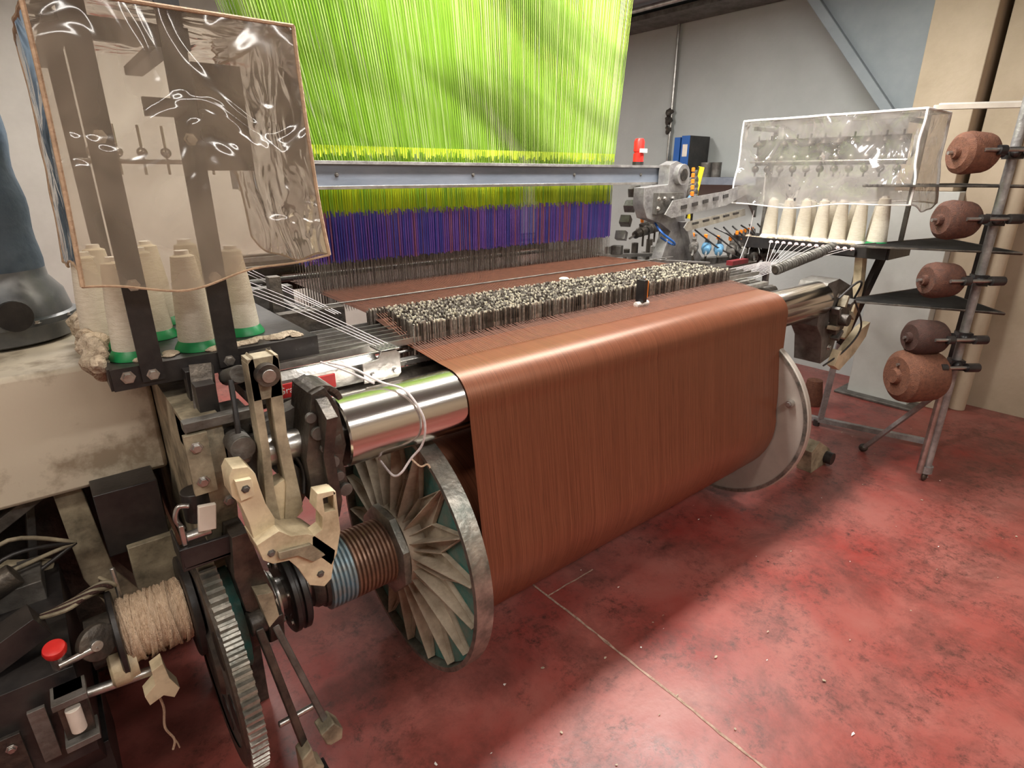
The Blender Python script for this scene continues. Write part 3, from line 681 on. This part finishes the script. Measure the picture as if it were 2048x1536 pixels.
# ------------------------------------------------------------------ left creel stand
cs=empty('thread_cone_stand')
b=MB('stand_frame')
b.box(.07,.53,1.47,2.05,1.128,1.150,'black'); b.box(.07,.53,1.462,1.474,1.102,1.152,'black'); b.box(.065,.075,1.47,2.05,1.102,1.152,'black')
for x in (.125,.285):
    b.box(x,x+.045,1.452,1.461,1.115,1.93,'black')
    for z in (1.130,1.33,1.62): b.bolt((x+.022,1.452,z),(0,-1,0),.009)
b.box(.12,.34,1.461,1.475,1.79,1.83,'black')
for x in (.125,.40): b.box(x,x+.04,1.98,1.99,1.14,1.93,'black')
b.box(.10,.14,1.46,1.99,1.80,1.82,'black'); b.box(.29,.33,1.46,1.99,1.80,1.82,'black')
b.box(.38,.49,1.66,1.74,1.56,1.80,'darkiron')
b.box(.27,.40,1.68,1.70,1.68,1.72,'black')
for i in range(7): b.sphere((.15+.05*i,1.70,1.60),.012,'steel',10,6); b.cyl((.15+.05*i,1.70,1.55),(.15+.05*i,1.70,1.66),.003,'steel',6)
b.cyl((.12,1.70,1.58),(.50,1.70,1.58),.006,'steel',8)
b.bolt((.40,1.462,1.127),(0,-1,0),.010); b.bolt((.10,1.462,1.13),(0,-1,0),.010)
b.box(.23,.28,1.52,1.60,.9,1.128,'black')
def fluff(B,pts,r,sc):
    for p in pts: B.sphere(p,r*random.uniform(.7,1.3),'lint',12,8,sc,jit=.5)
fluff(b,[(random.uniform(.10,.5),random.uniform(1.49,1.53),1.153) for _ in range(26)],.014,(1.3,1.2,.35))
fluff(b,[(.05+.015*random.random(),1.50+.03*i,1.15+.03*random.random()) for i in range(18)],.026,(.9,1,1))
b.done(cs,bevel=.0)
def conemesh(name,h=.22,r0=.042,r1=.024,tubem='green',yarn='cone'):
    b=MB(name)
    b.lathe((0,0,0),(0,0,1),[(0,r0*1.25),(.006,r0*1.22),(.022,r0*.98),(.022,r0*.6)],tubem,28)
    b.lathe((0,0,.016),(0,0,1),[(0,r0*.7),(.002,r0*.98),(.01,r0),(h*.5,(r0+r1)/2+.002),(h-.02,r1+.001),(h-.015,r1*.6)],yarn,28)
    b.lathe((0,0,h-.006),(0,0,1),[(-.01,r1*.7),(.015,r1*.62)],'white',16)
    return b
def inst(src,loc,rot=(0,0,0),sc=1):
    o=bpy.data.objects.new(src.name.split('.')[0],src.data); col.objects.link(o); o.location=loc; o.rotation_euler=rot; o.scale=(sc,)*3; return o
b=conemesh('white_thread_cone'); c0=b.done(loc=(.130,1.555,1.151))
for p,s_ in (((.265,1.545),1.02),((.39,1.62),1.0),((.085,1.70),1.0),((.20,1.72),1.0),((.31,1.74),1.05),((.12,1.87),1.0),((.24,1.88),1.0)):
    inst(c0,(p[0],p[1],1.151),(0,0,random.random()*6),s_)
def cover(name,x0,x1,y0,y1,z0,z1,facing,mat,tape,seed,hem=.02,r=.0045,amp=.011):
    e=empty(name); b=MB('vinyl_sheet')
    def nz(p): return amp*noise.noise(Vector(p)*5+Vector((seed,0,0)))+amp*.35*noise.noise(Vector(p)*12+Vector((0,seed,0)))
    def bot(s_): return z0+hem*math.sin(s_*5+seed)+.3*hem*math.sin(s_*13)
    X=lambda u:x0+(x1-x0)*u; Y=lambda u:y0+(y1-y0)*u
    def front(u,v): x=X(u); zb=bot(u); z=zb+(z1-zb)*v; fl=.035*(1-v)**2*(u-.5); return (x+fl,y0+nz((x,y0,z))*(1-v*.6)-.02*(1-v)**2,z)
    def lft(u,v): y=Y(u); zb=bot(0 if u==0 else -u); z=zb+(z1-zb)*v; fl=-.0175*(1-v)**2; return (x0+fl+nz((x0,y,z))*(0 if u==0 else 1),y-.02*(1-v)**2*(1-u)+(nz((x0,y0,z))*(1-v*.6) if u==0 else 0),z)
    def rgt(u,v): y=Y(u); zb=bot(1+u); z=zb+(z1-zb)*v; fl=.0175*(1-v)**2; return (x1+fl+nz((x1,y,z))*(0 if u==0 else 1),y-.02*(1-v)**2*(1-u)+(nz((x1,y0,z))*(1-v*.6) if u==0 else 0),z)
    def top(u,v): return (X(u),Y(v),z1+.006*noise.noise(Vector((X(u)*9,Y(v)*9,seed)))*(1 if 0<u<1 and 0<v<1 else 0))
    for fn in facing: b.grid({'f':front,'l':lft,'r':rgt,'t':top}[fn],28,28,mat)
    b.done(e)
    t=MB('binding_tape'); n=28
    for fn,k in ((front,'f'),(lft,'l'),(rgt,'r')):
        if k in facing:
            t.tube([fn(i/n,0) for i in range(n+1)],r*.6,tape,6)
            t.tube([fn(i/n,1) for i in range(n+1)],r*.9,tape,6)
    if 'f' in facing:
        t.tube([front(0,i/n) for i in range(n+1)],r,tape,6); t.tube([front(1,i/n) for i in range(n+1)],r,tape,6)
    if 'l' in facing: t.tube([lft(1,i/n) for i in range(n+1)],r*.8,tape,6)
    if 'r' in facing: t.tube([rgt(1,i/n) for i in range(n+1)],r*.8,tape,6)
    t.done(e); return e
cover('vinyl_dust_cover',.075,.535,1.40,2.02,1.345,1.85,'flrt','plasticL','tan',3.1)

b=MB('fabric_dust_duct')
prof=[]
for i in range(60):
    t=i/59; prof.append((t*1.62,.145+.004*math.sin(t*60)+.004*math.sin(t*23)))
b.lathe((-.135,2.17,1.27),(0,0,1),prof,'hose',48)
b.lathe((-.135,2.17,1.107),(0,0,1),[(0,.165),(.01,.19),(.05,.195),(.055,.20),(.07,.20),(.075,.19),(.13,.18),(.17,.152),(.2,.15)],'dome',48)
b.cyl((-.08,1.98,1.20),(-.075,1.965,1.20),.04,'black',24)
for k in range(12):
    a=k*math.pi/6; b.bolt((-.135+.197*math.cos(a),2.17+.197*math.sin(a),1.17),(0,0,1),.007)
b.done()

# ------------------------------------------------------------------ right stand
rs=empty('thread_cone_stand')
b=MB('stand_frame')
b.box(3.36,3.66,1.10,1.97,1.165,1.195,'black'); b.box(3.35,3.362,1.10,1.97,1.14,1.20,'black'); b.box(3.36,3.66,1.09,1.10,1.14,1.20,'black')
b.bar((3.50,1.16,1.165),(3.55,1.30,.62),.04,.03,'black'); b.bar((3.60,1.30,1.16),(3.74,1.40,.06),.03,.03,'castlt'); b.bar((3.60,1.85,1.16),(3.70,1.85,.0),.03,.03,'castlt')
b.bar((3.74,1.42,.045),(3.92,.80,.045),.035,.03,'castlt'); b.bar((3.70,1.85,.04),(3.76,1.38,.04),.03,.03,'castlt')
b.cyl((3.74,1.42,0),(3.74,1.42,.04),.02,'black',12); b.cyl((3.92,.82,0),(3.92,.82,.04),.02,'black',12)
for y in (1.14,1.93): b.bar((3.64,y,1.19),(3.64,y,1.83),.02,.02,'castgrey'); b.bar((3.40,y,1.80),(3.64,y,1.80),.02,.02,'castgrey')
b.bar((3.40,1.10,1.82),(3.40,1.95,1.82),.02,.02,'castlt')
for i in range(11):
    y=1.16+i*.075
    b.cyl((3.42,y,1.54),(3.42,y,1.76),.005,'black',8)
    b.sphere((3.42,y,1.58),.020,'darkiron',12,8); b.sphere((3.42,y,1.64),.015,'steel',12,8); b.lathe((3.42,y,1.70),(0,0,1),[(0,.026),(.01,.028),(.03,.010)],'darkiron',14)
b.cyl((3.42,1.12,1.62),(3.42,1.95,1.62),.006,'steel',8); b.box(3.45,3.47,1.14,1.93,1.60,1.74,'darkiron')
b.bar((3.335,1.24,1.165),(3.335,1.72,1.165),.02,.03,'black')
for i in range(13):
    y=1.26+i*.037
    b.lathe((3.335,y,1.18),(-.6,-.4,.7),[(0,.004),(0,.011),(.006,.011),(.006,.004)],'pink',12)
    b.tube([(3.33,y,1.185),(3.12,1.46+.012*i,1.10),(2.80+.01*i,1.48+.02*i,1.06)],.0014,'rope',5)
b.tube([(3.38,1.86,1.35),(3.36,1.86,1.2),(3.1,1.75,1.1)],.0016,'rope',5)
fluff(b,[(3.40+random.uniform(-.02,.03),1.13+.04*i,1.198) for i in range(20)],.014,(1.2,1.5,.5))
b.done(rs,bevel=.0)
cw=conemesh('white_thread_cone',tubem='white').done(loc=(3.46,1.298,1.195))
inst(c0,(3.46,1.195,1.195),(0,0,1),1.1)
for i in range(2,7): inst(cw,(3.46,1.20+i*.098,1.195),(0,0,random.random()*6),1.0)
for i in range(5): inst(cw,(3.57,1.25+.12*i,1.195),(0,0,random.random()*6),.95)
cover('vinyl_dust_cover',3.35,3.68,1.06,1.98,1.395,1.84,'lfrt','plasticR','whitetape',8.3,.018,.0065,.022)

# ------------------------------------------------------------------ creel rack
cr=empty('yarn_creel_rack')
PX,PY=3.45,.72
b=MB('rack_frame')
b.cyl((PX,PY,.06),(PX,PY,2.05),.020,'castlt',20)
b.cyl((PX-.03,PY+.02,.05),(PX-.02,PY+.02,.62),.016,'steel',16)
b.bar((PX,PY,.55),(PX+.12,PY+.35,.02),.03,.02,'castlt'); b.bar((PX,PY,.25),(PX+.45,PY+.10,.03),.03,.02,'castlt')
b.sphere((PX,PY,.028),.028,'darkiron',14,8,(1,.5,1)); b.cyl((PX,PY,.05),(PX,PY,.09),.03,'castlt',16)
b.sphere((PX+.12,PY+.35,.025),.025,'darkiron',12,8); b.sphere((PX+.45,PY+.10,.025),.025,'darkiron',12,8)
b.bar((3.90,.84,.06),(3.92,.84,1.35),.03,.03,'black')
b.bar((3.50,1.06,1.86),(3.80,.62,1.86),.03,.02,'white')
b.bar((3.46,1.07,1.85),(3.9,.2,1.84),.035,.02,'label')
for z in (1.50,1.21,.93):
    tri=[Vector((3.22,1.22,z)),Vector((3.50,.60,z)),Vector((4.02,1.06,z))]
    b.add([tuple(p+Vector((0,0,-.003))) for p in tri]+[tuple(p+Vector((0,0,.003))) for p in tri],[(0,1,2),(5,4,3),(0,3,4,1),(1,4,5,2),(2,5,3,0)],'shelfblack')
    b.tube(tri,.007,'darkiron',8,closed=True)
dirc=Vector((-.80,.60,0)).normalized()
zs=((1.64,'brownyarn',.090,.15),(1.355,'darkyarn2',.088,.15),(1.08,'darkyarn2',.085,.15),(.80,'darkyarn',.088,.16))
for z in (1.64,1.355,1.08,.80,.66):
    b.cyl((PX,PY,z),Vector((PX,PY,z))+dirc*.30,.008,'steel',12)
    b.obox((PX,PY,z),(.06,.06,.05),(0,0,.6),'black'); b.cyl(Vector((PX,PY,z))+dirc*.05,Vector((PX,PY,z))+dirc*.09,.02,'black',14)
    b.sphere(Vector((PX,PY,z))+dirc*.03+Vector((0,-.03,.0)),.022,'black',10,8)
    b.cyl(Vector((PX-.03,PY-.09,z+.01)),Vector((PX-.03,PY-.09,z+.01))+dirc*.24,.008,'steel',10)
    b.cyl(Vector((PX-.03,PY-.09,z+.01))+dirc*.15,Vector((PX-.03,PY-.09,z+.01))+dirc*.18,.020,'black',12)
    b.cyl(Vector((PX-.03,PY-.09,z+.01))+dirc*-.01,Vector((PX-.03,PY-.09,z+.01))+dirc*.05,.022,'black',12)
b.done(cr,bevel=.0)
def yc(name,z,m_,r,L,off=.11):
    b=MB(name); o=Vector((PX,PY,z))+dirc*off
    b.lathe(o,dirc,[(0,r*.3),(0,r*.72),(.015,r*.86),(.03,r*.92),(L*.72,r),(L*.88,r*.95),(L,r*.72),(L,r*.3),(L+.02,r*.25)],m_,36)
    return b.done()
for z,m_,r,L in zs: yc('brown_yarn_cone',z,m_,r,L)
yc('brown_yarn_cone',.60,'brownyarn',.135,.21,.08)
for p in ((3.9,1.85),(4.1,1.62),(3.72,1.95)):
    b=MB('brown_yarn_cone'); b.lathe((p[0],p[1],0),(0,0,1),[(0,.07),(.01,.075),(.18,.05),(.19,.02)],'brownyarn',24); b.done()
b=MB('wall_shelf'); b.box(4.60,4.95,2.55,3.75,1.50,1.53,'hose'); b.box(4.595,4.605,2.55,3.75,1.47,1.53,'barblue')
for y in (2.7,3.6): b.prism([(4.62,1.5),(4.95,1.5),(4.95,1.2)],'y',y,y+.02,'castgrey')
b.done()
bi=empty('ring_binder')
b=MB('binder'); b.box(4.62,4.92,3.22,3.30,1.53,1.87,'black'); b.box(4.615,4.62,3.218,3.302,1.53,1.87,'bluefile'); b.box(4.613,4.615,3.235,3.285,1.70,1.80,'label'); b.cyl((4.612,3.26,1.59),(4.616,3.26,1.59),.012,'steel',16); b.box(4.62,4.92,3.32,3.38,1.53,1.86,'bluefile'); b.done(bi,bevel=.002)
for y,r in ((3.08,.05),(2.98,.04)):
    b=MB('tape_roll'); b.lathe((4.70,y,1.53),(0,0,1),[(0,.02),(0,r),(.12,r),(.12,.02)],'castgrey',24); b.done()

# ------------------------------------------------------------------ lights
def lamp(name,x,y,z,lx,ly,power,colr=(1,.96,.9)):
    e=empty(name,(x,y,z))
    b=MB('housing'); b.box(-lx/2,lx/2,-ly/2,ly/2,.02,.07,'lamp'); b.cyl((-lx/2+.05,-ly/4,.005),(lx/2-.05,-ly/4,.005),.013,'tube',12); b.cyl((-lx/2+.05,ly/4,.005),(lx/2-.05,ly/4,.005),.013,'tube',12); b.done(e)
    ld=bpy.data.lights.new(name+'_light','AREA'); ld.shape='RECTANGLE'; ld.size=lx; ld.size_y=ly; ld.energy=power; ld.color=colr
    o=bpy.data.objects.new('glow',ld); col.objects.link(o); o.location=(0,0,-.02); o.parent=e
lamp('fluorescent_ceiling_light',2.0,1.62,2.79,3.0,.2,110)
lamp('fluorescent_ceiling_light',1.4,-1.1,2.79,2.6,.25,46)
lamp('fluorescent_ceiling_light',1.6,3.9,2.79,3.0,.25,85)  # unseen lamp added behind the harness to shine through the cords
lamp('fluorescent_ceiling_light',-1.0,.5,2.79,1.5,.25,22,(1,.9,.78))
w=bpy.data.worlds.new('world'); bpy.context.scene.world=w; w.use_nodes=True; w.node_tree.nodes['Background'].inputs[0].default_value=(.8,.85,1,1); w.node_tree.nodes['Background'].inputs[1].default_value=.15
vs=bpy.context.scene.view_settings; vs.view_transform='Standard'; vs.look='None'; vs.exposure=.28
cd=bpy.data.cameras.new('camera'); o=bpy.data.objects.new('camera',cd); col.objects.link(o)
o.location=(0,0,H); cd.sensor_width=36; cd.lens=36*1150/2048; cd.clip_start=.05
o.rotation_euler=(math.radians(70),0,math.radians(50.8-90)); bpy.context.scene.camera=o
